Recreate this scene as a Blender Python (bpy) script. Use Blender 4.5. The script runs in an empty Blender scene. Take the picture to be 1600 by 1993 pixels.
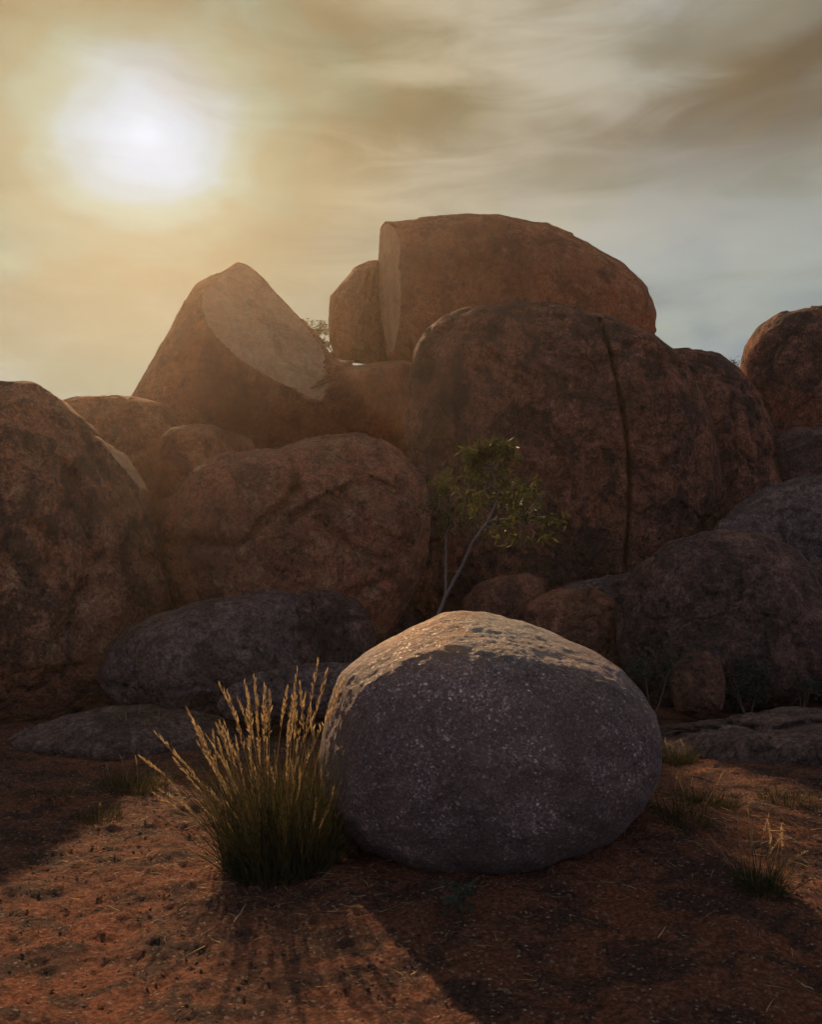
import bpy, bmesh, math, random
import numpy as np
from mathutils import Vector, Matrix

# ------------------------------------------------------------------ camera
SC = bpy.context.scene
COL = SC.collection
F = 1716.0                      # focal length in pixels of the 1600 px wide photograph
W, H = 1600.0, 1993.0
PITCH = math.radians(5.1)
CAM = np.array([0.0, 0.0, 1.6])
cam_data = bpy.data.cameras.new('camera')
cam_data.sensor_fit = 'HORIZONTAL'
cam_data.sensor_width = 36.0
cam_data.lens = 36.0 * F / W
cam_data.clip_start = 0.05
cam_data.clip_end = 6000
cam = bpy.data.objects.new('camera', cam_data)
cam.location = CAM
cam.rotation_euler = (math.radians(90) + PITCH, 0, 0)
COL.objects.link(cam)
SC.camera = cam


def ray(px, py):
    """direction of a photograph pixel, forward component 1 along the camera axis"""
    a = (px - W / 2) / F
    b = -(py - H / 2) / F
    c, s = math.cos(PITCH), math.sin(PITCH)
    return np.array([a, c - b * s, s + b * c])


def at(px, py, Y):
    d = ray(px, py)
    return CAM + d * (Y / d[1])


# ------------------------------------------------------------------ sky, sun, exposure
SUN_PX = (285, 262)
sd = ray(*SUN_PX)
sd = sd / np.linalg.norm(sd)
SUN_ELEV = math.asin(sd[2])
SUN_AZ = math.atan2(sd[0], sd[1])          # from +Y towards +X

world = bpy.data.worlds.new('World')
SC.world = world
world.use_nodes = True
wt = world.node_tree
wt.nodes.clear()


def N(tree, kind, **kw):
    n = tree.nodes.new(kind)
    for k, v in kw.items():
        setattr(n, k, v)
    return n


def ramp(tree, fac, stops, interp='LINEAR'):
    r = N(tree, 'ShaderNodeValToRGB')
    cr = r.color_ramp
    cr.interpolation = interp
    while len(cr.elements) < len(stops):
        cr.elements.new(0.5)
    for e, (p, c) in zip(cr.elements, stops):
        e.position = p
        e.color = (c[0], c[1], c[2], 1) if hasattr(c, '__len__') else (c, c, c, 1)
    if fac is not None:
        tree.links.new(fac, r.inputs[0])
    return r.outputs[0]


def math_n(tree, op, a, b=None, c=None):
    m = N(tree, 'ShaderNodeMath', operation=op)
    for i, v in enumerate((a, b, c)):
        if v is None:
            continue
        if isinstance(v, (int, float)):
            m.inputs[i].default_value = v
        else:
            tree.links.new(v, m.inputs[i])
    return m.outputs[0]


def mixc(tree, fac, a, b, blend='MIX'):
    m = N(tree, 'ShaderNodeMix', data_type='RGBA', blend_type=blend)
    for i, v in ((0, fac), (6, a), (7, b)):
        if isinstance(v, (int, float)):
            m.inputs[i].default_value = v
        elif hasattr(v, '__len__'):
            m.inputs[i].default_value = (v[0], v[1], v[2], 1)
        else:
            tree.links.new(v, m.inputs[i])
    return m.outputs[2]


def noise_n(tree, vec, scale, detail=6, rough=0.55, dist=0.0, lac=2.0):
    n = N(tree, 'ShaderNodeTexNoise')
    n.inputs['Scale'].default_value = scale
    n.inputs['Detail'].default_value = detail
    n.inputs['Roughness'].default_value = rough
    n.inputs['Distortion'].default_value = dist
    n.inputs['Lacunarity'].default_value = lac
    if vec is not None:
        tree.links.new(vec, n.inputs['Vector'])
    return n.outputs[0]


def mapping(tree, vec, scale=(1, 1, 1), rot=(0, 0, 0), loc=(0, 0, 0)):
    m = N(tree, 'ShaderNodeMapping')
    m.inputs['Scale'].default_value = scale
    m.inputs['Rotation'].default_value = rot
    m.inputs['Location'].default_value = loc
    tree.links.new(vec, m.inputs['Vector'])
    return m.outputs[0]


tc = N(wt, 'ShaderNodeTexCoord').outputs['Generated']
sky = N(wt, 'ShaderNodeTexSky', sky_type='NISHITA')
sky.sun_disc = False
sky.sun_elevation = SUN_ELEV
sky.sun_rotation = SUN_AZ
sky.dust_density = 4.0
sky.air_density = 1.4
# angle from the sun, a little ragged because it is seen through thin cloud
dot = N(wt, 'ShaderNodeVectorMath', operation='DOT_PRODUCT')
nrm = N(wt, 'ShaderNodeVectorMath', operation='NORMALIZE')
wt.links.new(tc, nrm.inputs[0])
wt.links.new(nrm.outputs[0], dot.inputs[0])
dot.inputs[1].default_value = tuple(sd)
ang = math_n(wt, 'ARCCOSINE', math_n(wt, 'MINIMUM', dot.outputs['Value'], 0.99999))
rag_v = mapping(wt, nrm.outputs[0], scale=(3.2, 3.2, 5.0), rot=(0, math.radians(24), 0))
rag = noise_n(wt, rag_v, 2.2, detail=3, rough=0.45, dist=0.3)
# the bright patch is drawn out along the streaks of cloud
e0 = ray(SUN_PX[0] + 100, SUN_PX[1] - 28) - ray(*SUN_PX)
e0 = e0 - sd * (e0 @ sd); e0 /= np.linalg.norm(e0)
e1 = np.cross(sd, e0)
dts = []
for e in (e0, e1):
    dn_ = N(wt, 'ShaderNodeVectorMath', operation='DOT_PRODUCT')
    wt.links.new(nrm.outputs[0], dn_.inputs[0]); dn_.inputs[1].default_value = tuple(e)
    dts.append(math_n(wt, 'MULTIPLY', dn_.outputs['Value'], dn_.outputs['Value']))
along = math_n(wt, 'DIVIDE', dts[0], math_n(wt, 'ADD', math_n(wt, 'ADD', dts[0], dts[1]), 0.002))
stretch = math_n(wt, 'MULTIPLY_ADD', along, -0.38, 1.22)
angp = math_n(wt, 'MULTIPLY', math_n(wt, 'MULTIPLY', ang, stretch), math_n(wt, 'MULTIPLY_ADD', rag, 1.5, 0.25))
# thin cloud glowing round the sun, falling to grey away from it
deg = lambda d: d / 180.0
glow = ramp(wt, math_n(wt, 'DIVIDE', angp, math.pi), [
    (0.0, (0.38, 0.55, 0.70)), (deg(2.2), (0.33, 0.49, 0.61)), (deg(3.8), (0.28, 0.41, 0.45)), (deg(5.6), (0.255, 0.335, 0.26)),
    (deg(8.0), (0.255, 0.265, 0.17)), (deg(12), (0.265, 0.225, 0.13)), (deg(20), (0.305, 0.265, 0.18)),
    (deg(31), (0.265, 0.245, 0.19)), (deg(45), (0.20, 0.195, 0.17)), (deg(70), (0.235, 0.238, 0.238)),
    (deg(120), (0.215, 0.226, 0.258)), (1.0, (0.20, 0.212, 0.25))], 'EASE')
cl_v = mapping(wt, nrm.outputs[0], scale=(1.0, 1.0, 3.2), rot=(0, math.radians(34), 0), loc=(0.35, 0.1, 0.55))
cl1 = noise_n(wt, cl_v, 2.0, detail=3, rough=0.45, dist=0.4)
cl2 = noise_n(wt, mapping(wt, nrm.outputs[0], scale=(1, 1, 4.2), rot=(0, math.radians(32), 0), loc=(2.3, 0, 1.1)),
              6.0, detail=5, rough=0.55, dist=0.8)
clv = math_n(wt, 'ADD', math_n(wt, 'MULTIPLY', cl1, 0.74), math_n(wt, 'MULTIPLY', cl2, 0.26))
# a long bank of browner cloud crosses the upper right
bn = np.cross(ray(800, 330), ray(1600, 205)); bn /= np.linalg.norm(bn)
bd = N(wt, 'ShaderNodeVectorMath', operation='DOT_PRODUCT')
wt.links.new(nrm.outputs[0], bd.inputs[0]); bd.inputs[1].default_value = tuple(bn)
bw = math_n(wt, 'ADD', bd.outputs['Value'], math_n(wt, 'MULTIPLY', math_n(wt, 'SUBTRACT', clv, 0.5), 0.34))
band = ramp(wt, math_n(wt, 'ABSOLUTE', bw), [(0.0, 1.0), (0.085, 0.0)], 'EASE')
band = math_n(wt, 'MULTIPLY', band, ramp(wt, math_n(wt, 'DIVIDE', ang, math.pi), [(deg(12), 0.0), (deg(36), 1.0)]))
dens = math_n(wt, 'MAXIMUM', math_n(wt, 'MULTIPLY', ramp(wt, clv, [(0.38, 0.0), (0.64, 1.0)], 'EASE'), 0.55), band)
lit_cloud = mixc(wt, 1.0, glow, mixc(wt, dens, (0.95, 0.985, 1.0), (0.52, 0.41, 0.32)), 'MULTIPLY')
gap = math_n(wt, 'MULTIPLY', ramp(wt, clv, [(0.38, 1.0), (0.55, 0.0)], 'EASE'), 0.30)
gap = math_n(wt, 'MULTIPLY', gap, ramp(wt, math_n(wt, 'DIVIDE', ang, math.pi), [(deg(9), 0.0), (deg(30), 1.0)]))
blue = mixc(wt, 1.0, sky.outputs[0], (0.075, 0.075, 0.075), 'MULTIPLY')
final = mixc(wt, gap, lit_cloud, blue)
# the air low down is paler
sep = N(wt, 'ShaderNodeSeparateXYZ')
wt.links.new(nrm.outputs[0], sep.inputs[0])
low = ramp(wt, sep.outputs['Z'], [(0.14, 0.85), (0.52, 0.0)], 'EASE')
final = mixc(wt, low, final, mixc(wt, 1.0, glow, (1.18, 1.48, 1.86), 'MULTIPLY'))
bg = N(wt, 'ShaderNodeBackground')
wt.links.new(final, bg.inputs['Color'])
bg.inputs['Strength'].default_value = 1.0
wo = N(wt, 'ShaderNodeOutputWorld')
wt.links.new(bg.outputs[0], wo.inputs['Surface'])

sun_data = bpy.data.lights.new('sun', 'SUN')
sun_data.energy = 4.6
sun_data.angle = math.radians(1.1)
sun_data.color = (1.0, 0.64, 0.34)
sun = bpy.data.objects.new('sun', sun_data)
sun.rotation_euler = Vector(sd).to_track_quat('Z', 'Y').to_euler()
sun.location = (0, 0, 30)
COL.objects.link(sun)

SC.view_settings.view_transform = 'Standard'
SC.view_settings.look = 'None'
SC.view_settings.exposure = 0.3
SC.view_settings.gamma = 1.0
SC.view_settings.use_curve_mapping = False
SC.cycles.max_bounces = 6
SC.cycles.diffuse_bounces = 2
SC.cycles.use_adaptive_sampling = True
SC.cycles.adaptive_threshold = 0.02
SC.cycles.adaptive_min_samples = 16
SC.cycles.volume_bounces = 0
SC.cycles.transparent_max_bounces = 8
SC.cycles.use_denoising = True

HAZE_DENSITY = 0.0009
HAZE_G = 0.80

# ------------------------------------------------------------------ helpers
rng = np.random.default_rng(11)
random.seed(5)
_perm = np.random.default_rng(3).permutation(256)
_perm = np.concatenate([_perm, _perm, _perm]).astype(np.int64)
_g = np.random.default_rng(4).normal(size=(256, 3))
_g /= np.linalg.norm(_g, axis=1)[:, None]


def perlin(p):
    pi = np.floor(p).astype(np.int64)
    pf = p - pi
    u = pf * pf * pf * (pf * (pf * 6 - 15) + 10)
    pi &= 255
    out = np.zeros(len(p))
    for dx in (0, 1):
        wx = u[:, 0] if dx else 1 - u[:, 0]
        hx = _perm[pi[:, 0] + dx]
        for dy in (0, 1):
            wy = u[:, 1] if dy else 1 - u[:, 1]
            hy = _perm[hx + pi[:, 1] + dy]
            for dz in (0, 1):
                wz = u[:, 2] if dz else 1 - u[:, 2]
                h = _perm[hy + pi[:, 2] + dz]
                g = _g[h]
                out += wx * wy * wz * (g[:, 0] * (pf[:, 0] - dx) + g[:, 1] * (pf[:, 1] - dy) + g[:, 2] * (pf[:, 2] - dz))
    return out


def fbm(p, octaves=4, gain=0.5):
    s = np.zeros(len(p))
    a = 1.0
    q = p.copy()
    for _ in range(octaves):
        s += a * perlin(q)
        a *= gain
        q = q * 2.03 + 17.3
    return s


def smooth(x, a, b):
    t = np.clip((x - a) / (b - a), 0, 1)
    return t * t * (3 - 2 * t)


def mesh_np(name, verts, faces, mat, sm=True):
    """faces: (n,3) or (n,4) array"""
    me = bpy.data.meshes.new(name)
    verts = np.asarray(verts, dtype=np.float32)
    faces = np.asarray(faces, dtype=np.int32)
    k = faces.shape[1]
    me.vertices.add(len(verts))
    me.vertices.foreach_set('co', verts.ravel())
    me.loops.add(faces.size)
    me.loops.foreach_set('vertex_index', faces.ravel())
    me.polygons.add(len(faces))
    me.polygons.foreach_set('loop_start', np.arange(0, faces.size, k, dtype=np.int32))
    me.polygons.foreach_set('loop_total', np.full(len(faces), k, dtype=np.int32))
    me.polygons.foreach_set('use_smooth', np.full(len(faces), sm))
    me.update(calc_edges=True)
    if mat:
        me.materials.append(mat)
    return me


def link(name, data, parent=None, loc=None):
    o = bpy.data.objects.new(name, data)
    COL.objects.link(o)
    if parent is not None:
        o.parent = parent
    if loc is not None:
        o.location = loc
    return o


def tag(o, label=None, cat=None, group=None, kind=None):
    if label: o['label'] = label
    if cat: o['category'] = cat
    if group: o['group'] = group
    if kind: o['kind'] = kind
    return o


_ico = {}


def ico(sub):
    if sub not in _ico:
        bm = bmesh.new()
        bmesh.ops.create_icosphere(bm, subdivisions=sub, radius=1.0)
        v = np.array([x.co[:] for x in bm.verts])
        f = np.array([[w.index for w in x.verts] for x in bm.faces])
        bm.free()
        v /= np.linalg.norm(v, axis=1)[:, None]
        _ico[sub] = (v, f)
    return _ico[sub]


# ------------------------------------------------------------------ materials
def new_mat(name):
    m = bpy.data.materials.new(name)
    m.use_nodes = True
    t = m.node_tree
    t.nodes.clear()
    out = N(t, 'ShaderNodeOutputMaterial')
    return m, t, out


def principled(t, out, color, rough=0.9, normal=None, spec=0.25):
    b = N(t, 'ShaderNodeBsdfPrincipled')
    if hasattr(color, '__len__'):
        b.inputs['Base Color'].default_value = (*color, 1)
    else:
        t.links.new(color, b.inputs['Base Color'])
    if isinstance(rough, (int, float)):
        b.inputs['Roughness'].default_value = rough
    else:
        t.links.new(rough, b.inputs['Roughness'])
    b.inputs['Specular IOR Level'].default_value = spec
    if normal is not None:
        t.links.new(normal, b.inputs['Normal'])
    t.links.new(b.outputs[0], out.inputs['Surface'])
    return b


def bump(t, height, strength, dist, normal=None):
    b = N(t, 'ShaderNodeBump')
    b.inputs['Strength'].default_value = strength
    b.inputs['Distance'].default_value = dist
    t.links.new(height, b.inputs['Height'])
    if normal is not None:
        t.links.new(normal, b.inputs['Normal'])
    return b.outputs[0]


def rock_mat(name, c1, c2, dark, seed, stain=0.55, streak=0.5, s=1.0, bs=0.9, pl=0.6, gs=1.0):
    """weathered red granite: two tones, dark varnish stains, run-off streaks, grain"""
    m, t, out = new_mat(name)
    co = N(t, 'ShaderNodeTexCoord').outputs['Object']
    v = mapping(t, co, loc=(seed * 3.1, seed * 1.7, seed * 2.3))
    big = noise_n(t, v, 0.7 * s, detail=5, rough=0.62, dist=0.4)
    col = mixc(t, ramp(t, big, [(0.40, 0.0), (0.60, 1.0)]), c1, c2)
    pale = noise_n(t, v, 2.6 * s, detail=7, rough=0.72)
    col = mixc(t, math_n(t, 'MULTIPLY', ramp(t, pale, [(0.50, 0.0), (0.62, 1.0)]), pl), col,
               tuple(min(0.5, x * 1.45 + 0.02) for x in c1))
    st = noise_n(t, v, 1.25 * s, detail=8, rough=0.7, dist=0.6)
    col = mixc(t, math_n(t, 'MULTIPLY', ramp(t, st, [(0.50, 0.0), (0.565, 1.0)]), stain), col, dark)
    sv = mapping(t, co, scale=(2.2, 2.2, 0.28), loc=(seed, seed * 2, seed))
    sk = noise_n(t, sv, 1.0 * s, detail=6, rough=0.65, dist=0.5)
    col = mixc(t, math_n(t, 'MULTIPLY', ramp(t, sk, [(0.52, 0.0), (0.60, 1.0)]), streak), col, dark)
    wv = N(t, 'ShaderNodeTexNoise')
    wv.inputs['Scale'].default_value = 1.6 * s
    wv.inputs['Detail'].default_value = 4
    t.links.new(v, wv.inputs['Vector'])
    wa = N(t, 'ShaderNodeVectorMath', operation='MULTIPLY_ADD')
    t.links.new(wv.outputs['Color'], wa.inputs[0])
    wa.inputs[1].default_value = (0.55, 0.55, 0.55)
    t.links.new(v, wa.inputs[2])
    vj = N(t, 'ShaderNodeTexVoronoi', feature='DISTANCE_TO_EDGE')
    vj.inputs['Scale'].default_value = 0.75 * s
    t.links.new(wa.outputs[0], vj.inputs['Vector'])
    joint = math_n(t, 'MULTIPLY', ramp(t, vj.outputs['Distance'], [(0.006, 1.0), (0.022, 0.0)]), ramp(t, big, [(0.50, 0.0), (0.58, gs * 0.6)]))
    col = mixc(t, math_n(t, 'MULTIPLY', joint, 0.85), col, (0.03, 0.022, 0.02))
    gr = noise_n(t, v, 26, detail=4, rough=0.85)
    col = mixc(t, 1.0, col, ramp(t, gr, [(0.32, 1 - 0.65 * gs), (0.5, 1 - 0.05 * gs), (0.68, 1 + 0.75 * gs)]), 'MULTIPLY')
    md = noise_n(t, v, 6.5 * s, detail=6, rough=0.8, dist=0.3)
    col = mixc(t, 1.0, col, ramp(t, md, [(0.40, 1 - 0.45 * gs), (0.5, 1.0), (0.62, 1 + 0.3 * gs)]), 'MULTIPLY')
    hb = noise_n(t, v, 3.4 * s, detail=8, rough=0.72)
    hh = math_n(t, 'SUBTRACT', math_n(t, 'ADD', hb, math_n(t, 'MULTIPLY', gr, 0.16 * gs)), math_n(t, 'MULTIPLY', joint, 0.25))
    n1 = bump(t, hh, bs, 0.22 / s)
    principled(t, out, col, 0.92, n1, 0.15)
    return m


def granite_mat():
    """coarse speckled grey granite of the near boulder, tan and orange patina near the top, made paler for its sunlit look"""
    m, t, out = new_mat('speckled_granite')
    co = N(t, 'ShaderNodeTexCoord').outputs['Object']
    wob = N(t, 'ShaderNodeVectorMath', operation='ADD')
    t.links.new(co, wob.inputs[0])
    nz = N(t, 'ShaderNodeTexNoise')
    nz.inputs['Scale'].default_value = 30
    nz.inputs['Detail'].default_value = 3
    sc = N(t, 'ShaderNodeVectorMath', operation='SCALE')
    sc.inputs['Scale'].default_value = 0.02
    t.links.new(co, nz.inputs['Vector'])
    t.links.new(nz.outputs['Color'], sc.inputs[0])
    t.links.new(sc.outputs[0], wob.inputs[1])
    vor = N(t, 'ShaderNodeTexVoronoi')
    vor.inputs['Scale'].default_value = 78
    vor.inputs['Randomness'].default_value = 1.0
    t.links.new(wob.outputs[0], vor.inputs['Vector'])
    sp = N(t, 'ShaderNodeSeparateColor')
    t.links.new(vor.outputs['Color'], sp.inputs[0])
    cells = ramp(t, sp.outputs[0], [(0.0, (0.075, 0.06, 0.063)), (0.40, (0.10, 0.08, 0.083)), (0.70, (0.135, 0.108, 0.11)),
                                    (0.88, (0.18, 0.15, 0.155)), (0.965, (0.27, 0.235, 0.245)), (1.0, (0.46, 0.42, 0.43))], 'LINEAR')
    vor2 = N(t, 'ShaderNodeTexVoronoi')
    vor2.inputs['Scale'].default_value = 115
    t.links.new(wob.outputs[0], vor2.inputs['Vector'])
    sp2 = N(t, 'ShaderNodeSeparateColor')
    t.links.new(vor2.outputs['Color'], sp2.inputs[0])
    fine = ramp(t, sp2.outputs[1], [(0.0, 0.65), (0.6, 0.95), (0.93, 1.2), (1.0, 1.7)])
    col = mixc(t, 1.0, cells, fine, 'MULTIPLY')
    patch = noise_n(t, co, 3.1, detail=6, rough=0.7, dist=0.6)
    col = mixc(t, ramp(t, patch, [(0.40, 0.75), (0.60, 0.0)]), col, mixc(t, 1.0, (0.105, 0.083, 0.078), fine, 'MULTIPLY'))
    big = noise_n(t, co, 1.6, detail=8, rough=0.68, dist=0.5)
    col = mixc(t, 1.0, col, ramp(t, big, [(0.36, (1.15, 1.0, 0.98)), (0.62, (2.7, 2.25, 2.08))]), 'MULTIPLY')
    # crown: weathered patina with orange iron stain, painted paler for the sunlight on it
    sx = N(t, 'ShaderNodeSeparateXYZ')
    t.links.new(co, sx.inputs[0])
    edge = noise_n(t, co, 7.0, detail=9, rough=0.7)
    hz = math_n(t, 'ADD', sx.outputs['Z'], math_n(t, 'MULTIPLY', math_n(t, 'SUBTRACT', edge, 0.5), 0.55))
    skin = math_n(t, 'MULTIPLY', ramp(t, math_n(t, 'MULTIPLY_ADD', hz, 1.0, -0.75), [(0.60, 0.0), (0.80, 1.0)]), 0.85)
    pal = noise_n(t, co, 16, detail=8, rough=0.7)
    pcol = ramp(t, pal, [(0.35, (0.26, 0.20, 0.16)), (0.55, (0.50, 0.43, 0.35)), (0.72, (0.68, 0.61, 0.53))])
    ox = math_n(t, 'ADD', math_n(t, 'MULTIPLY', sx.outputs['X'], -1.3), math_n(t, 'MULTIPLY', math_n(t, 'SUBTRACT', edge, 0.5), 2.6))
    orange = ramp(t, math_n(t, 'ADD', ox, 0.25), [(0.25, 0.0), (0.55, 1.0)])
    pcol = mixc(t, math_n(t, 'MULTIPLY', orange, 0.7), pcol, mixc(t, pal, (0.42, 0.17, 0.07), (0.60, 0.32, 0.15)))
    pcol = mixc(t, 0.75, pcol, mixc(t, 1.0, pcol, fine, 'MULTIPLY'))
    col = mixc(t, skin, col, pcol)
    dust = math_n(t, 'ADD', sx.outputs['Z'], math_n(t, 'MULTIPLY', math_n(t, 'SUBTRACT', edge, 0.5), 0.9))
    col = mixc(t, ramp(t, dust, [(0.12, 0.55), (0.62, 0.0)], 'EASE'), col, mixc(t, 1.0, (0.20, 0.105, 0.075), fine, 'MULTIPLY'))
    rust = noise_n(t, mapping(t, co, scale=(1.6, 1.6, 0.7), loc=(4.2, 1.0, 0.3)), 1.7, detail=7, rough=0.7, dist=0.8)
    col = mixc(t, ramp(t, rust, [(0.52, 0.0), (0.66, 0.55)]), col, mixc(t, 1.0, (0.21, 0.14, 0.115), fine, 'MULTIPLY'))
    hgt = math_n(t, 'ADD', noise_n(t, co, 6, detail=9, rough=0.75), math_n(t, 'MULTIPLY', vor.outputs['Distance'], 0.10))
    n3 = bump(t, hgt, 0.9, 0.09)
    rg = ramp(t, sp.outputs[1], [(0.0, 0.85), (0.85, 0.8), (1.0, 0.45)])
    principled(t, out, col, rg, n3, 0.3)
    return m


def soil_mat():
    m, t, out = new_mat('red_gravelly_soil')
    co = N(t, 'ShaderNodeTexCoord').outputs['Object']
    big = noise_n(t, co, 0.45, detail=6, rough=0.6, dist=0.5)
    col = mixc(t, ramp(t, big, [(0.4, 0.0), (0.6, 1.0)]), (0.33, 0.118, 0.066), (0.22, 0.10, 0.068))
    mid = noise_n(t, co, 3.2, detail=7, rough=0.72, dist=0.6)
    col = mixc(t, math_n(t, 'MULTIPLY', ramp(t, mid, [(0.47, 0.0), (0.57, 1.0)]), 0.8), col, (0.075, 0.052, 0.046))
    fine = noise_n(t, co, 42, detail=6, rough=0.75)
    col = mixc(t, 1.0, col, ramp(t, fine, [(0.30, 0.25), (0.5, 0.85), (0.70, 2.0)]), 'MULTIPLY')
    vor = N(t, 'ShaderNodeTexVoronoi')
    vor.inputs['Scale'].default_value = 75
    t.links.new(co, vor.inputs['Vector'])
    sp = N(t, 'ShaderNodeSeparateColor')
    t.links.new(vor.outputs['Color'], sp.inputs[0])
    col = mixc(t, ramp(t, sp.outputs[0], [(0.955, 0.0), (0.985, 0.85)]), col, (0.42, 0.30, 0.24))
    hgt = math_n(t, 'ADD', noise_n(t, co, 12, detail=8, rough=0.78), math_n(t, 'MULTIPLY', fine, 0.12))
    n3 = bump(t, hgt, 1.0, 0.12)
    principled(t, out, col, 0.95, n3, 0.1)
    return m


def plant_mat(name, cols, trans=0.45, rough=0.7):
    m, t, out = new_mat(name)
    gi = N(t, 'ShaderNodeNewGeometry')
    co = N(t, 'ShaderNodeTexCoord').outputs['Object']
    per = ramp(t, gi.outputs['Random Per Island'], [(i / (len(cols) - 1), c) for i, c in enumerate(cols)])
    vv = noise_n(t, co, 9, detail=3)
    col = mixc(t, 1.0, per, ramp(t, vv, [(0.3, 0.7), (0.7, 1.25)]), 'MULTIPLY')
    b = N(t, 'ShaderNodeBsdfPrincipled')
    t.links.new(col, b.inputs['Base Color'])
    b.inputs['Roughness'].default_value = rough
    b.inputs['Specular IOR Level'].default_value = 0.2
    tr = N(t, 'ShaderNodeBsdfTranslucent')
    t.links.new(col, tr.inputs['Color'])
    mx = N(t, 'ShaderNodeMixShader')
    mx.inputs[0].default_value = trans
    t.links.new(b.outputs[0], mx.inputs[1])
    t.links.new(tr.outputs[0], mx.inputs[2])
    t.links.new(mx.outputs[0], out.inputs['Surface'])
    return m


def bark_mat(name, a, b_):
    m, t, out = new_mat(name)
    co = N(t, 'ShaderNodeTexCoord').outputs['Object']
    n = noise_n(t, mapping(t, co, scale=(1, 1, 0.3)), 30, detail=6, rough=0.65)
    principled(t, out, mixc(t, n, a, b_), 0.85, bump(t, n, 0.4, 0.01), 0.2)
    return m


ORANGE = (0.50, 0.20, 0.11)
BROWN = (0.33, 0.148, 0.092)
GREYB = (0.15, 0.105, 0.088)
DARK = (0.07, 0.048, 0.044)
MAT = {
    'h': rock_mat('rusty_granite_cap', (0.52, 0.20, 0.11), (0.35, 0.145, 0.088), (0.085, 0.054, 0.046), 11.0, 0.5, 0.2, 1.3, bs=1.0, gs=0.85),
    'g': rock_mat('brown_grey_sheet', (0.19, 0.12, 0.10), (0.13, 0.086, 0.075), (0.06, 0.042, 0.04), 8.0, 0.5, 0.2, 1.5),
    'a': rock_mat('red_granite_left', ORANGE, BROWN, DARK, 1.0, 0.75, 0.7),
    'b': rock_mat('red_granite_split', (0.42, 0.165, 0.075), (0.31, 0.125, 0.062), (0.11, 0.055, 0.04), 2.0, 0.55, 0.35, bs=0.6, gs=0.65),
    'c': rock_mat('red_granite_tall', (0.32, 0.13, 0.078), (0.18, 0.086, 0.062), (0.055, 0.038, 0.036), 3.0, 0.75, 0.6),
    'd': rock_mat('red_granite_flaked', (0.36, 0.15, 0.088), (0.22, 0.105, 0.072), (0.07, 0.045, 0.04), 4.0, 0.5, 0.2, 1.3, bs=1.0, gs=0.85),
    'e': rock_mat('grey_granite_low', (0.21, 0.142, 0.130), (0.145, 0.10, 0.094), (0.06, 0.044, 0.043), 5.0, 0.5, 0.2, 1.5),
    'f': rock_mat('brown_granite_right', (0.20, 0.108, 0.084), (0.13, 0.08, 0.068), (0.05, 0.038, 0.038), 6.0, 0.6, 0.35, 1.2),
    'face': rock_mat('fresh_break_granite', (0.56, 0.33, 0.18), (0.48, 0.27, 0.145), (0.24, 0.13, 0.075), 7.0, 0.35, 0.2, bs=0.25, pl=0.25, gs=0.3),
}
GRANITE = granite_mat()
SOIL = soil_mat()

# ------------------------------------------------------------------ ground
BOULDER_C = at(945, 1450, 6.15)


def ground_h(x, y):
    p = np.stack([x, y, np.zeros_like(x)], axis=1)
    near = np.exp(-((x / 14.0) ** 2 + ((y - 7) / 14.0) ** 2))
    h = 0.10 * fbm(p * 0.33 + 3.0, 3) + near * (0.045 * fbm(p * 1.6 + 9.0, 3) + 0.040 * fbm(p * 4.0 + 1.0, 2) + 0.036 * (abs(fbm(p * 8.0 + 4.0, 3)) - 0.2) + 0.016 * fbm(p * 21.0 + 7.0, 1))
    # the stone has a low bank of soil on its right
    h = h + 0.16 * np.exp(-(((x - 1.75) / 0.9) ** 2 + ((y - 5.9) / 0.8) ** 2))
    far = smooth(np.hypot(x, y), 60, 600)
    h = h + far * 4.0 * fbm(p * 0.006, 3)
    return h


def axis_coords(lo, hi, step, far, n):
    inner = np.arange(lo, hi + step * 0.5, step)
    g = np.geomspace(step * 2, far, n)
    return np.concatenate([lo - g[::-1], inner, hi + g])


gx = axis_coords(-4.6, 4.6, 0.024, 2600, 46)
gy = axis_coords(2.2, 10.8, 0.024, 2600, 46)
GX, GY = np.meshgrid(gx, gy)
gh = ground_h(GX.ravel(), GY.ravel())
gv = np.stack([GX.ravel(), GY.ravel(), gh], axis=1)
nx, ny = len(gx), len(gy)
ii = (np.arange(ny - 1)[:, None] * nx + np.arange(nx - 1)[None, :]).ravel()
gf = np.stack([ii, ii + 1, ii + nx + 1, ii + nx], axis=1)
tag(link('ground', mesh_np('ground', gv, gf, SOIL)), 'red gravelly desert soil under and between the boulders', None, kind='structure')

# ------------------------------------------------------------------ boulders


def polyline_dist(P, line):
    """distance (px) and signed side of points P (n,2) to an open polyline; also position along it"""
    L = np.asarray(line, float)
    best = np.full(len(P), 1e9)
    side = np.zeros(len(P))
    for a, b in zip(L[:-1], L[1:]):
        ab = b - a
        tt = np.clip(((P - a) @ ab) / (ab @ ab), 0, 1)
        q = a + tt[:, None] * ab
        d = np.hypot(*(P - q).T)
        s = ab[0] * (P[:, 1] - a[1]) - ab[1] * (P[:, 0] - a[0])
        m = d < best
        best[m] = d[m]
        side[m] = np.sign(s[m])
    return best, side


def project(Pw):
    q = Pw - CAM
    c, s = math.cos(PITCH), math.sin(PITCH)
    fwd = q[:, 1] * c + q[:, 2] * s
    up = -q[:, 1] * s + q[:, 2] * c
    return np.stack([W / 2 + F * q[:, 0] / fwd, H / 2 - F * up / fwd], axis=1)


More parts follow.
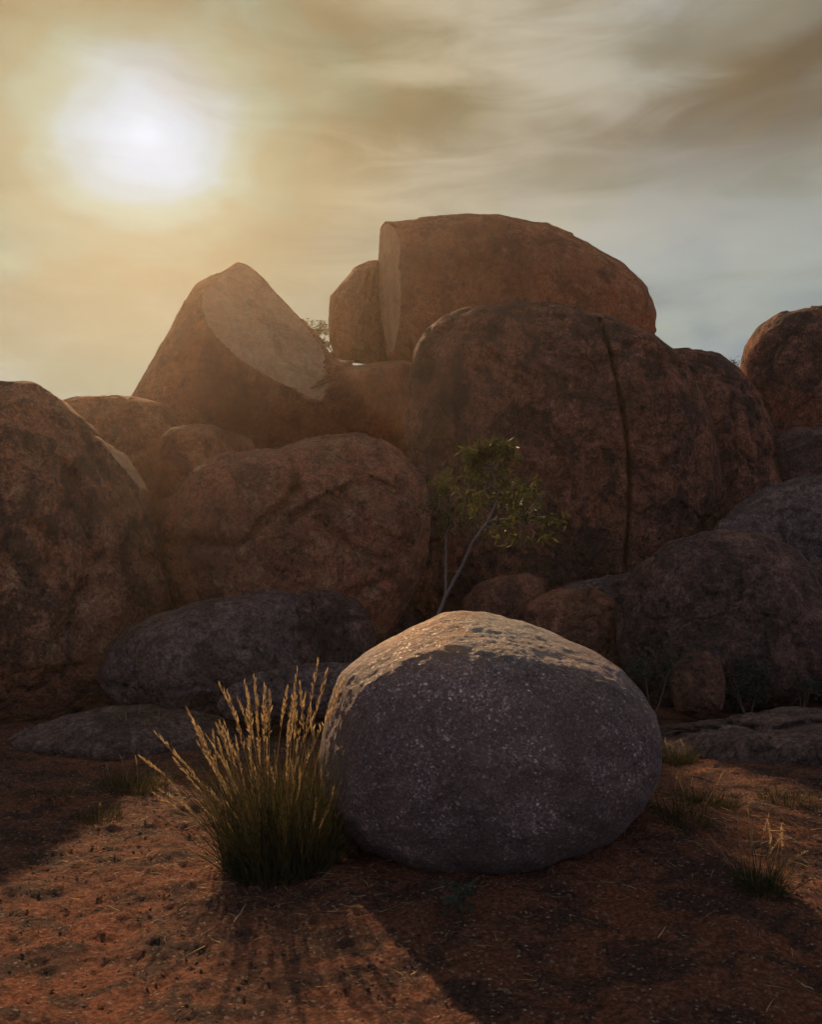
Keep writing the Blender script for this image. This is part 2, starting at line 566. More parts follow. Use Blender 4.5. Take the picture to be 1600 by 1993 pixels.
def boulder(name, label, outline, Y, depth, mat, n=2.4, sub=7, cen=None, amp=1.0, cuts=(), cracks=(), steps=(),
            seed=0, face_mat=None, group=None, plates=1.0, cat='boulder', cut_limit=None, soft=0.0, under=()):
    O = np.asarray(outline, float)
    if cen is None:
        cen = ((O[:, 0].min() + O[:, 0].max()) / 2, (O[:, 1].min() + O[:, 1].max()) / 2)
    C0 = at(cen[0], cen[1], Y)
    ax = C0 - CAM
    dist = np.linalg.norm(ax)
    ax = ax / dist
    u = np.cross(ax, (0, 0, 1.0)); u /= np.linalg.norm(u)
    w = np.cross(u, ax)

    def planar(px, py, off=0.0):
        d = ray(px, py)
        d = d * ((dist + off) / (d @ ax))
        return CAM + d

    R = np.array([planar(x, y) - C0 for x, y in O])
    ou, ow = R @ u, R @ w
    th = np.arctan2(ow, ou)
    rr = np.hypot(ou, ow)
    k = np.argsort(th)
    th, rr = th[k], rr[k]
    size = rr.mean()
    # dense, gently smoothed radius; interpolate the outline as straight chords
    T = np.linspace(-math.pi, math.pi, 1440, endpoint=False)
    the = np.concatenate([th - 2 * math.pi, th, th + 2 * math.pi])
    rre = np.concatenate([rr, rr, rr])
    xs, zs = rre * np.cos(the), rre * np.sin(the)
    idx = np.searchsorted(the, T) - 1
    x0, z0, x1, z1 = xs[idx], zs[idx], xs[idx + 1], zs[idx + 1]
    cx, cz = np.cos(T), np.sin(T)
    den = cx * (z1 - z0) - cz * (x1 - x0)
    RT = (x0 * (z1 - z0) - z0 * (x1 - x0)) / np.where(abs(den) < 1e-9, 1e-9, den)
    ker = np.hanning(23); ker /= ker.sum()
    RT = np.convolve(np.concatenate([RT[-30:], RT, RT[:30]]), ker, 'same')[30:-30]

    v, f = ico(sub)
    ys = v[:, 1]
    s = np.hypot(v[:, 0], v[:, 2])
    theta = np.arctan2(v[:, 2], v[:, 0])
    r = np.interp(theta, np.concatenate([T, [math.pi]]), np.concatenate([RT, [RT[0]]]))
    nf = (s ** n + abs(ys) ** n) ** (1.0 / n)
    s2, y2 = s / nf, ys / nf
    local = np.stack([np.cos(theta) * s2 * r, y2 * depth, np.sin(theta) * s2 * r], axis=1)
    front = abs(ys)
    damp = 0.25 + 0.75 * smooth(front, 0.0, 0.5)
    sd_ = np.array([seed * 7.13 + 1.1, seed * 3.7, seed * 5.1])
    rad = v.copy()
    lowf = fbm(local * (0.85 / size) + sd_, 3)
    local += rad * (0.16 * amp * size * lowf * damp)[:, None]
    P = C0 + local[:, :1] * u + local[:, 1:2] * ax + local[:, 2:3] * w
    onface = np.zeros(len(P), bool)
    for pts in cuts:
        a, b, c = [planar(*p) for p in pts]
        nn = np.cross(b - a, c - a); nn /= np.linalg.norm(nn)
        if nn @ (C0 - a) > 0:
            nn = -nn
        dd = (P - a) @ nn
        if cut_limit is not None:
            dd = dd - 0.035 * np.clip(project(P)[:, 0] - cut_limit, 0, None)
        m = dd > 0
        if soft > 0:
            P -= (soft * np.logaddexp(0, dd / soft))[:, None] * nn
        else:
            P[m] -= dd[m, None] * nn
        if face_mat is not None:
            onface |= m
    for pts in under:            # overhanging undersides, rounded into the face above
        a, b, c = [planar(*p) for p in pts]
        nn = np.cross(b - a, c - a); nn /= np.linalg.norm(nn)
        if nn @ (C0 - a) > 0:
            nn = -nn
        P -= (0.12 * np.logaddexp(0, ((P - a) @ nn) / 0.12))[:, None] * nn
    # weathering: plates that flaked off, dimples, fine roughness
    rw = rad[:, :1] * u + rad[:, 1:2] * ax + rad[:, 2:3] * w
    wgt = np.where(onface, 0.12, 1.0) * (0.3 + 0.7 * damp)
    q = local
    pl = fbm(q * 0.9 / max(size, 0.6) ** 0.6 + sd_ + 5, 4)
    pl2 = fbm(q * 1.7 / max(size, 0.6) ** 0.6 + sd_ + 15, 4)
    d = plates * 0.036 * size ** 0.7 * (smooth(pl, 0.02, 0.06) + 0.6 * smooth(pl2, -0.05, -0.01))
    cr = fbm(q * 0.75 / max(size, 0.6) ** 0.6 + sd_ + 31, 3)
    d -= plates * 0.055 * size ** 0.5 * np.exp(-(cr / 0.022) ** 2) * smooth(fbm(q * 0.6 / size ** 0.5 + sd_ + 51, 2), -0.05, 0.2)
    d += 0.034 * amp * size ** 0.6 * fbm(q * 2.6 / size ** 0.5 + sd_, 4)
    d += 0.014 * size ** 0.5 * fbm(q * 9.0 / size ** 0.4 + sd_ + 2, 3)
    P += rw * (d * wgt)[:, None]
    if cracks or steps:
        px = project(P)
        isfront = ys < 0.1
        jit = 3.5 * fbm(P * 1.5 + sd_, 3)
        px = px + jit[:, None] * np.array([1.0, 0.7])
        for line, wd, dp in cracks:
            dd, _ = polyline_dist(px, line)
            wv_ = wd * (0.75 + 0.9 * np.clip(fbm(P * 1.1 + sd_ + 3, 3) + 0.3, 0, 1))
            P += ax * (isfront * dp * np.exp(-(dd / wv_) ** 2))[:, None]
        for line, reach, dp, sgn in steps:
            dd, side = polyline_dist(px, line)
            fall = np.exp(-(dd / reach) ** 2) * smooth(side * sgn * dd, -1.0, 5.0)
            P += ax * (isfront * dp * fall)[:, None]
    base = np.array([C0[0], C0[1], P[:, 2].min()])
    me = mesh_np(name, P - base, f, MAT[mat] if isinstance(mat, str) else mat)
    if face_mat is not None:
        me.materials.append(face_mat)
        mi = onface[f].all(axis=1).astype(np.int32)
        me.polygons.foreach_set('material_index', mi)
    o = link(name, me, None, base)
    tag(o, label, cat, group)
    return o


# the near boulder
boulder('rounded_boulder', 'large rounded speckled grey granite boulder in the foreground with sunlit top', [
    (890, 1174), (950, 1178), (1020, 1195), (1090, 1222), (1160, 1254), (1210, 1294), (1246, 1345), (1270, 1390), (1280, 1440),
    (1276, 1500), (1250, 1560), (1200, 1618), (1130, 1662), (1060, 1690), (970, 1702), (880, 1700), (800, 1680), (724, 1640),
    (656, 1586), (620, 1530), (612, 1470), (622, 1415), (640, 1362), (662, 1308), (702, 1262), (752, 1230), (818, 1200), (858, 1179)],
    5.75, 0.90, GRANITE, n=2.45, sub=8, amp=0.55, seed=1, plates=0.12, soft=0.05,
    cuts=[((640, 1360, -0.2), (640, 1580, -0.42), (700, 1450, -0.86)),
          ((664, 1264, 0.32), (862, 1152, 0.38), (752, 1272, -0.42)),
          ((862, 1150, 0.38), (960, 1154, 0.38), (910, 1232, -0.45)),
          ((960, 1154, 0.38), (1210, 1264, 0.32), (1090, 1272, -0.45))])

# left side
boulder('rounded_boulder', 'huge brown boulder with dark stains filling the left edge of the picture', [
    (-70, 768), (0, 761), (60, 768), (110, 793), (165, 848), (205, 902), (240, 958), (275, 1012), (302, 1072), (325, 1128), (336, 1190),
    (315, 1290), (240, 1390), (0, 1430), (-220, 1410), (-350, 1270), (-380, 1050), (-300, 880), (-180, 800)],
    12.6, 2.3, 'a', n=2.5, seed=2, amp=0.7, cen=(-20, 1090),
    steps=[([(-300, 830), (-40, 815), (60, 838), (130, 862), (190, 905), (214, 960), (232, 1040), (240, 1140)], 130, 0.42, -1)],
    cracks=[([(120, 900), (150, 960), (175, 1050), (165, 1140), (120, 1230)], 14, 0.16), ([(60, 1020), (100, 1050), (85, 1120)], 16, 0.12)])
boulder('rounded_boulder', 'distant low boulder on the skyline left of the pointed rock', [
    (60, 812), (110, 786), (160, 774), (205, 771), (262, 777), (320, 790), (370, 850), (360, 960), (300, 1040), (200, 1080), (110, 1060), (50, 960)],
    19.5, 1.6, 'b', seed=3, amp=0.5)
boulder('flat_rock', 'pale slanting rock slab wedged beside the left boulder', [
    (160, 850), (205, 864), (244, 888), (270, 925), (288, 955), (262, 970), (214, 985), (180, 980), (150, 920)],
    14.4, 0.5, 'face', n=3.2, sub=6, seed=4, amp=0.6, cat='rock')
boulder('pointed_boulder', 'tall pointed rock with a pale slanting flat broken face', [
    (463, 516), (440, 533), (412, 546), (386, 560), (360, 598), (330, 652), (300, 706), (262, 772), (254, 820), (260, 880), (278, 935),
    (315, 985), (400, 1025), (560, 1030), (700, 1005), (790, 945), (816, 850), (812, 730), (806, 704), (760, 702), (700, 703), (656, 707), (649, 722),
    (636, 697), (590, 634), (545, 584), (515, 550), (490, 526)],
    25.0, 3.3, 'b', n=2.9, cen=(505, 775), seed=5, amp=0.3, plates=0.5,
    cuts=[((478, 530, -1.0), (640, 712, -2.2), (480, 702, -3.2))], face_mat=MAT['face'], cut_limit=630,
    under=[((330, 815, -3.2), (790, 770, -3.15), (560, 935, -1.5))])
boulder('rounded_boulder', 'dark boulder in the gap underneath the pointed rock', [
    (230, 1040), (270, 985), (360, 960), (520, 955), (680, 960), (770, 1000), (800, 1090), (780, 1200), (650, 1275), (380, 1275), (260, 1210)],
    24.6, 2.6, 'f', n=2.5, sub=6, seed=29, amp=0.4)
boulder('broken_block', 'faceted reddish block leaning at the foot of the pointed rock', [
    (316, 850), (334, 835), (372, 828), (412, 829), (452, 842), (490, 856), (497, 878), (470, 910), (440, 960), (390, 1010), (340, 1010), (306, 960), (300, 900)],
    15.8, 0.9, 'b', n=3.4, sub=7, seed=6, amp=0.4, plates=0.4, cat='rock',
    cuts=[((415, 832, -0.6), (413, 905, -1.0), (490, 880, -0.2)), ((330, 850, -0.7), (400, 850, -0.75), (350, 960, -0.98))])
boulder('small_boulder', 'small orange edged boulder peeping out left of the flaked boulder', [
    (289, 1000), (297, 980), (322, 969), (360, 972), (400, 1000), (410, 1060), (380, 1110), (320, 1110), (291, 1060)],
    15.0, 0.6, 'b', n=3.0, sub=6, seed=7, amp=0.5)

# middle left: the flaked boulder
boulder('flaked_boulder', 'big round boulder with curved cracks and a flaked cap in the middle left', [
    (312, 1050), (325, 1000), (352, 955), (392, 915), (440, 889), (500, 876), (540, 874), (575, 862), (630, 852), (690, 850), (750, 862), (792, 895),
    (815, 940), (825, 1000), (824, 1070), (812, 1130), (785, 1185), (740, 1240), (660, 1290), (520, 1300), (400, 1260), (335, 1180), (312, 1110)],
    13.9, 1.75, 'h', n=2.5, seed=8, amp=0.5, sub=7, plates=0.8, cen=(575, 1075),
    cracks=[([(542, 872), (572, 903), (580, 948), (548, 985), (522, 1004), (492, 1040), (442, 1066), (372, 1052)], 7, 0.17),
            ([(580, 950), (600, 985), (560, 1015)], 6, 0.12),
            ([(622, 1008), (652, 1042), (690, 1066), (735, 1086), (770, 1088), (800, 1060)], 7, 0.08),
            ([(640, 960), (690, 985), (740, 975), (780, 940)], 6, 0.05),
            ([(560, 1180), (690, 1160), (770, 1120), (790, 1060)], 12, 0.10)],
    steps=[([(548, 876), (600, 868), (640, 880), (668, 900), (697, 912), (686, 935), (660, 948)], 70, 0.20, -1),
           ([(690, 905), (740, 905), (808, 925)], 50, 0.14, -1),
           ([(372, 1052), (442, 1066), (492, 1040), (522, 1004), (600, 985), (640, 1010), (700, 1070)], 60, 0.05, 1)])
boulder('low_boulder', 'long low grey boulder lying in shade behind the tall grass', [
    (205, 1262), (240, 1226), (300, 1201), (370, 1181), (440, 1165), (520, 1152), (572, 1157), (612, 1190), (633, 1240), (632, 1300), (600, 1360),
    (480, 1400), (330, 1400), (230, 1370), (190, 1320)],
    11.9, 0.95, 'e', n=2.3, seed=9, amp=0.5)
boulder('low_boulder', 'low brown boulder between the long grey boulder and the foreground boulder', [
    (556, 1162), (600, 1150), (650, 1150), (696, 1168), (714, 1200), (728, 1238), (722, 1300), (690, 1370), (600, 1380), (560, 1300), (545, 1220)],
    12.2, 0.75, 'f', n=2.6, sub=6, seed=10, amp=0.9,
    cracks=[([(600, 1165), (622, 1210), (632, 1270), (610, 1340)], 10, 0.12), ([(632, 1240), (660, 1205), (715, 1205)], 6, 0.08)])
boulder('flat_rock', 'dark flat rock slab just behind the tall seed heads', [
    (430, 1368), (455, 1335), (500, 1310), (570, 1296), (640, 1290), (720, 1291), (775, 1310), (790, 1370), (720, 1400), (520, 1410), (440, 1400)],
    10.2, 0.55, 'e', n=2.6, sub=6, seed=11, amp=0.5, cat='rock')

# the top of the pile
boulder('split_boulder', 'massive split boulder balanced highest on the pile with a flat upright break', [
    (744, 446), (752, 438), (800, 435), (880, 432), (980, 432), (1060, 444), (1138, 476), (1142, 482), (1200, 514), (1246, 560), (1266, 610), (1262, 650),
    (1235, 700), (1160, 740), (1000, 750), (860, 740), (785, 712), (763, 702), (752, 650), (743, 560), (742, 480)],
    25.6, 2.9, 'b', n=3.2, cen=(960, 600), seed=12, amp=0.35, plates=0.7,
    cuts=[((783, 480, -2.62), (779, 640, -2.5), (744, 560, -1.1))],
    face_mat=MAT['face'],
    cracks=[([(1130, 470), (1165, 530), (1195, 590), (1205, 660)], 10, 0.10)])
boulder('split_boulder', 'smaller upright broken half standing left of the balanced split boulder', [
    (645, 578), (662, 558), (690, 524), (716, 511), (742, 508), (756, 540), (766, 620), (768, 690), (750, 706), (690, 704), (655, 697), (643, 662), (641, 620)],
    26.2, 1.8, 'b', n=3.4, sub=7, cen=(703, 615), seed=13, amp=0.3, plates=0.5,
    cuts=[((708, 520, -1.68), (708, 690, -1.68), (760, 600, -0.55))])

# centre: the tall cracked boulder
boulder('tall_boulder', 'enormous dark rounded boulder split by a long vertical crack behind the sapling', [
    (802, 820), (808, 740), (818, 685), (836, 650), (872, 617), (920, 598), (1000, 590), (1090, 602), (1180, 624), (1262, 652), (1312, 690), (1352, 742),
    (1382, 805), (1398, 880), (1406, 960), (1396, 1050), (1360, 1150), (1280, 1250), (1120, 1310), (980, 1310), (880, 1260), (822, 1150), (802, 1000), (800, 900)],
    18.6, 2.7, 'c', n=2.4, seed=14, amp=0.55, sub=8, cen=(1100, 900),
    cracks=[([(1168, 622), (1186, 680), (1200, 740), (1212, 800), (1222, 870), (1226, 950), (1222, 1030), (1216, 1100)], 3.0, 0.26),
            ([(845, 660), (880, 640), (960, 650)], 8, 0.10), ([(835, 700), (850, 800), (870, 900), (880, 1000)], 14, 0.14)],
    steps=[([(1000, 720), (1045, 760), (1060, 830), (1100, 880), (1120, 950)], 60, 0.10, 1)])
boulder('rounded_boulder', 'smooth dark boulder leaning behind the right flank of the cracked boulder', [
    (1250, 720), (1312, 686), (1350, 684), (1392, 689), (1440, 719), (1476, 770), (1504, 830), (1522, 900), (1545, 970), (1540, 1080), (1480, 1170), (1380, 1200), (1280, 1150), (1240, 950)],
    19.6, 2.1, 'c', n=2.5, seed=15, amp=0.4, cen=(1395, 920))

# right side
boulder('rounded_boulder', 'dark domed boulder standing against the sky at the right edge', [
    (1444, 760), (1448, 712), (1458, 676), (1484, 642), (1522, 617), (1570, 607), (1620, 606), (1690, 625), (1760, 690), (1790, 800), (1760, 920), (1650, 980), (1520, 960), (1460, 880)],
    22.5, 2.2, 'c', n=2.6, seed=16, amp=0.4)
boulder('rounded_boulder', 'flat topped dark boulder below the domed boulder on the right', [
    (1490, 880), (1518, 846), (1560, 837), (1620, 842), (1700, 860), (1760, 940), (1740, 1060), (1640, 1110), (1540, 1080), (1490, 980)],
    19.0, 1.4, 'f', n=2.8, sub=6, seed=17, amp=0.5)
boulder('rounded_boulder', 'broad grey brown boulder at mid height on the right edge', [
    (1385, 1080), (1400, 1024), (1440, 985), (1490, 955), (1550, 938), (1620, 933), (1720, 960), (1780, 1060), (1770, 1200), (1660, 1270), (1500, 1260), (1400, 1180)],
    16.2, 1.6, 'e', n=2.5, seed=18, amp=0.4)
boulder('small_boulder', 'small grey boulder nestled under the broad boulder on the right', [
    (1386, 1046), (1400, 1014), (1440, 1003), (1480, 1010), (1515, 1036), (1535, 1090), (1520, 1150), (1450, 1170), (1395, 1130)],
    14.9, 0.6, 'e', n=2.4, sub=6, seed=19, amp=0.4)
boulder('rounded_boulder', 'wide brown boulder squatting in shade right of the foreground boulder', [
    (1200, 1190), (1215, 1150), (1250, 1105), (1305, 1066), (1370, 1043), (1440, 1039), (1500, 1053), (1550, 1082), (1590, 1130), (1615, 1210), (1605, 1300),
    (1540, 1370), (1400, 1390), (1280, 1370), (1215, 1290)],
    12.8, 1.5, 'f', n=2.5, seed=20, amp=0.5)
boulder('rounded_boulder', 'dark boulder cut off by the lower right edge behind the wide brown boulder', [
    (1545, 1180), (1560, 1115), (1600, 1097), (1680, 1100), (1760, 1150), (1790, 1260), (1760, 1370), (1640, 1400), (1560, 1340)],
    13.2, 1.2, 'f', n=2.5, sub=6, seed=21, amp=0.4)
boulder('small_boulder', 'small round reddish boulder sitting on the ground among the shrubs', [
    (1302, 1330), (1310, 1295), (1340, 1270), (1375, 1268), (1402, 1288), (1413, 1330), (1405, 1380), (1360, 1400), (1315, 1385)],
    11.0, 0.36, 'd', n=2.3, sub=6, seed=22, amp=0.5)
boulder('small_boulder', 'flat topped small rock in the dark hollow right of the sapling stem', [
    (905, 1165), (930, 1140), (975, 1121), (1030, 1117), (1056, 1128), (1062, 1170), (1040, 1280), (960, 1310), (900, 1260)],
    14.4, 0.6, 'd', n=2.6, sub=6, seed=23, amp=0.7)
boulder('small_boulder', 'knobbly rock just above the right shoulder of the foreground boulder', [
    (1022, 1180), (1045, 1158), (1090, 1145), (1150, 1147), (1195, 1165), (1225, 1200), (1230, 1290), (1150, 1330), (1050, 1310), (1015, 1240)],
    13.4, 0.6, 'd', n=2.5, sub=6, seed=24, amp=0.9)
boulder('flat_rock', 'flat grey slab sloping towards the foot of the wide brown boulder', [
    (1070, 1160), (1110, 1138), (1180, 1124), (1250, 1110), (1290, 1125), (1290, 1180), (1240, 1300), (1140, 1320), (1075, 1240)],
    14.2, 0.7, 'e', n=2.7, sub=6, seed=25, amp=0.5, cat='rock')
boulder('rounded_boulder', 'added boulder filling the shaded hollow between the flaked and the cracked boulder', [
    (700, 1130), (730, 1040), (790, 1000), (860, 1010), (910, 1080), (930, 1180), (900, 1290), (800, 1330), (710, 1280)],
    20.0, 1.2, 'f', sub=6, seed=28, amp=0.5)  # unseen boulder added to close the gap, where there is only shade
# bare rock pavement showing through the soil
boulder('flat_rock', 'low bare rock sheet in front of the long grey boulder', [
    (-20, 1455), (60, 1418), (140, 1392), (220, 1376), (290, 1376), (380, 1388), (480, 1410), (560, 1450), (540, 1510), (300, 1550), (60, 1510)],
    10.6, 1.9, 'g', n=2.0, sub=6, seed=26, amp=0.4, cat='rock')
boulder('flat_rock', 'low cracked bare rock sheet right of the foreground boulder', [
    (1150, 1480), (1230, 1434), (1300, 1412), (1400, 1402), (1500, 1392), (1640, 1386), (1800, 1404), (1900, 1470), (1800, 1560), (1500, 1580), (1250, 1540)],
    10.0, 1.9, 'g', n=2.0, sub=7, seed=27, amp=0.4, cat='rock',
    cracks=[([(1260, 1440), (1330, 1425), (1420, 1416), (1520, 1416), (1620, 1402)], 5, 0.10)])

# ------------------------------------------------------------------ plants
SPINIFEX = plant_mat('spinifex_leaf', [(0.03, 0.034, 0.014), (0.05, 0.048, 0.018), (0.09, 0.072, 0.028)], 0.35)
SEED = plant_mat('dry_seed_head', [(0.40, 0.26, 0.11), (0.52, 0.37, 0.18), (0.60, 0.47, 0.28)], 0.5)
GREEN = plant_mat('wattle_leaf', [(0.028, 0.040, 0.014), (0.05, 0.062, 0.018), (0.12, 0.115, 0.028)], 0.5, 0.5)
GREYGREEN = plant_mat('grey_green_leaf', [(0.045, 0.06, 0.045), (0.07, 0.09, 0.06), (0.10, 0.11, 0.075)], 0.4)
PALEBARK = bark_mat('pale_bark', (0.13, 0.10, 0.088), (0.22, 0.18, 0.16))
DARKBARK = bark_mat('dark_bark', (0.07, 0.05, 0.04), (0.12, 0.09, 0.07))
STRAW = bark_mat('dry_straw', (0.38, 0.29, 0.18), (0.5, 0.40, 0.27))


def ribbons(base, tip, bend, width, segs=4, r=None):
    """curved tapering blades; base/tip (n,3), bend (n,3) mid offset, width (n,)"""
    n = len(base)
    t = np.linspace(0, 1, segs + 1)
    axis = tip - base
    side = np.cross(axis, r.normal(size=(n, 3)))
    side /= np.linalg.norm(side, axis=1)[:, None] + 1e-9
    V = []
    for k in t:
        c = base + axis * k + bend * (4 * k * (1 - k))[..., None] if np.ndim(k) else base + axis * k + bend * (4 * k * (1 - k))
        wd = (width * (1 - k) ** 0.7 * 0.5 + 0.0004)[:, None]
        V += [c - side * wd, c + side * wd]
    V = np.stack(V, axis=1)
    m = 2 * (segs + 1)
    Fq = np.array([[2 * i, 2 * i + 1, 2 * i + 3, 2 * i + 2] for i in range(segs)])
    faces = (np.arange(n)[:, None, None] * m + Fq[None]).reshape(-1, 4)
    return V.reshape(-1, 3), faces


def tube(points, radii, sides=6):
    P = np.asarray(points, float)
    n = len(P)
    tang = np.gradient(P, axis=0)
    tang /= np.linalg.norm(tang, axis=1)[:, None]
    V = []
    ref = np.array([0.3, 0.9, 0.1])
    for p, t, r_ in zip(P, tang, radii):
        a = np.cross(t, ref); a /= np.linalg.norm(a)
        b = np.cross(t, a)
        for k in range(sides):
            an = 2 * math.pi * k / sides
            V.append(p + r_ * (math.cos(an) * a + math.sin(an) * b))
    Fq = []
    for i in range(n - 1):
        for k in range(sides):
            k2 = (k + 1) % sides
            Fq.append([i * sides + k, i * sides + k2, (i + 1) * sides + k2, (i + 1) * sides + k])
    return np.array(V), np.array(Fq)


def join(parts):
    V, Fs, off = [], [], 0
    for v, f in parts:
        V.append(v); Fs.append(f + off); off += len(v)
    return np.concatenate(V), np.concatenate(Fs)


def wiggle(a, b, n, amp, r):
    t = np.linspace(0, 1, n)[:, None]
    p = a + (b - a) * t
    j = r.normal(size=(n, 3)) * amp
    j[0] = 0
    return p + np.cumsum(j, axis=0) * (t * (1.3 - t))


def stalk_mesh(seed, head=0.28):
    """a unit-tall flowering stalk: thin curved stem with a bristly seed head"""
    r = np.random.default_rng(seed)
    t = np.linspace(0, 1, 9)
    bx, by = r.normal(size=2) * 0.09
    pts = np.stack([bx * t * t, by * t * t, t], axis=1)
    parts = [tube(pts, np.interp(t, [0, 1], [0.0022, 0.0009]), 4)]
    nb = 54
    h = 1 - head + head * np.sort(r.random(nb))
    basep = np.stack([bx * h * h, by * h * h, h], axis=1)
    ang = r.random(nb) * 2 * math.pi
    env = np.sin(np.clip((h - (1 - head)) / head, 0.03, 1) ** 0.75 * math.pi) ** 0.6 + 0.15
    out = 0.0125 * env * r.uniform(0.5, 1.3, nb)
    ln = r.uniform(0.022, 0.045, nb)
    tip = basep + np.stack([np.cos(ang) * out, np.sin(ang) * out, ln], axis=1)
    parts.append(ribbons(basep, tip, np.stack([np.cos(ang), np.sin(ang), ang * 0], axis=1) * 0.002, np.full(nb, 0.0062), 2, r))
    v, f = join(parts)
    return mesh_np('seed_stalk', v, f, SEED)


STALKS = [stalk_mesh(100 + i, 0.20 + 0.022 * i) for i in range(10)]


def stalk_between(parent, b, tp, k):
    b, tp = Vector(b), Vector(tp)
    d = tp - b
    o = link('seed_stalk', STALKS[k % len(STALKS)], parent)
    o.rotation_euler = (Matrix.Rotation(0, 3, 'X') @ d.to_track_quat('Z', 'Y').to_matrix() @ Matrix.Rotation(k * 1.3, 3, 'Z')).to_euler()
    o.location = b - Vector(parent.location)
    L = d.length
    g = min(1.0, max(0.55, L))
    o.scale = (g, g, L)
    return o


def gh1(x, y):
    return float(ground_h(np.array([x]), np.array([y]))[0])


def tussock(label, x, y, radius, height, nblade, tips=(), nrand=0, seed=0, lean=(0, 0), mat=SPINIFEX, name='grass_tussock', width=0.0045,
            smin=0.8, smax=1.6, spread=1.0):
    r = np.random.default_rng(500 + seed)
    z = gh1(x, y)
    root = link(name, None, None, (x, y, z))
    tag(root, label, 'grass', 'grass tussocks on the red soil')
    a = r.random(nblade) * 2 * math.pi
    q = np.sqrt(r.random(nblade)) * radius
    bx, by = np.cos(a) * q, np.sin(a) * q
    b = np.stack([bx, by, ground_h(x + bx, y + by) - z - 0.01], axis=1)
    hh = height * (0.16 + 1.1 * r.random(nblade) ** 1.5)
    o = spread * (0.25 + 0.6 * q / radius) * r.uniform(0.2, 1.6, nblade)
    o = o * np.clip(1.75 - hh / height, 0.6, 1.6)
    a2 = a + r.normal(size=nblade) * 0.8
    tp = b + np.stack([np.cos(a2) * o * hh + lean[0] * hh, np.sin(a2) * o * hh + lean[1] * hh, hh], axis=1)
    bend = np.stack([-np.cos(a2), -np.sin(a2), np.ones(nblade)], axis=1) * (0.06 * hh)[:, None] + r.normal(size=(nblade, 3)) * 0.012
    v, f = ribbons(b, tp, bend, r.uniform(0.6, 1.2, nblade) * width, 3, r)
    tag(link('leaf_blades', mesh_np('leaf_blades', v, f, mat), root), kind='stuff')
    k = seed
    for (px, py) in tips:
        tip = at(px, py, y + r.uniform(-0.22, 0.22))
        dx = (tip[0] - x)
        bs = np.array([x + np.clip(dx * 0.30, -radius, radius) + r.normal() * 0.05, y + r.normal() * radius * 0.35, z + 0.02])
        stalk_between(root, bs, tip, k); k += 1
    for _ in range(nrand):
        aa, qq = r.random() * 2 * math.pi, radius * math.sqrt(r.random()) * 0.7
        bs = np.array([x + math.cos(aa) * qq, y + math.sin(aa) * qq, z + 0.02])
        L = height * r.uniform(smin, smax)
        sp = 0.8 * qq / radius * r.uniform(0.3, 1.9)
        stalk_between(root, bs, bs + np.array([math.cos(aa) * sp * L + lean[0] * L, math.sin(aa) * sp * L + lean[1] * L, L]), k); k += 1
    return root


crop_tips = [(310, 535), (415, 440), (455, 375), (505, 395), (570, 435), (620, 440), (670, 340), (760, 240), (780, 300), (765, 330), (800, 320), (830, 195), (880, 200),
             (910, 165), (990, 225), (1005, 200), (1035, 150), (1055, 280), (1100, 95), (1175, 135), (1190, 210), (1220, 210), (1240, 290), (1150, 200),
             (260, 840), (335, 770), (365, 705), (435, 680), (470, 890), (660, 790), (720, 620), (745, 940), (815, 500), (840, 300), (1020, 740), (610, 500),
             (510, 510), (600, 590), (450, 500), (700, 420), (925, 290), (950, 330), (1070, 330), (1135, 270), (1100, 600), (960, 560), (880, 530), (640, 560),
             (1040, 420), (480, 560), (530, 590), (740, 420), (870, 260), (915, 230), (430, 840), (1110, 690), (880, 800), (1030, 360)]
tips = [(200 + a * 0.35, 1260 + b * 0.35) for a, b in crop_tips]
gb = at(545, 1712, 5.25)
tussock('tall spinifex tussock with golden seed heads against the foreground boulder', gb[0], 5.35, 0.34, 0.60, 2500, tips, 26, 1, (-0.10, 0.0), smin=0.6, smax=1.35, spread=0.74)


def tus_px(label, px, py, r_, h_, nb, nr, seed, **kw):
    d = ray(px, py)
    Y = -CAM[2] / d[2] * d[1]
    p = at(px, py, Y)
    return tussock(label, p[0], p[1], r_, h_, nb, (), nr, seed, **kw)


tus_px('round dry tussock with wispy golden top behind and left of the tall tussock', 268, 1452, 0.24, 0.34, 900, 9, 2, smin=0.7, smax=1.2)
tus_px('small dark tussock in the sunlit soil left of the tall tussock', 262, 1540, 0.26, 0.16, 600, 3, 3)
tus_px('low scrubby tussock at the edge of the left shadow', 196, 1592, 0.16, 0.10, 240, 1, 4)
tus_px('sunlit low tussock close to the right side of the foreground boulder', 1322, 1478, 0.16, 0.16, 420, 5, 5)
tus_px('dark tussock with upright pale seed heads near the right edge', 1482, 1760, 0.12, 0.18, 320, 12, 6, smin=1.1, smax=2.0)
tus_px('low dark tussock on the soil bank right of the foreground boulder', 1380, 1610, 0.20, 0.12, 420, 1, 7)
tus_px('flattened dark tussock between the bank and the right edge', 1545, 1560, 0.26, 0.10, 420, 1, 8)
tus_px('thin dry tussock in the foreground boulder shadow', 1330, 1660, 0.15, 0.17, 220, 4, 9)
tus_px('dark low tussock at the far right edge', 1590, 1480, 0.30, 0.14, 500, 1, 10)
tus_px('sparse low tussock in the left shade', 110, 1560, 0.25, 0.07, 260, 1, 12)
tus_px('wispy tussock at the edge of the bare rock sheet', 395, 1410, 0.14, 0.14, 200, 5, 13)


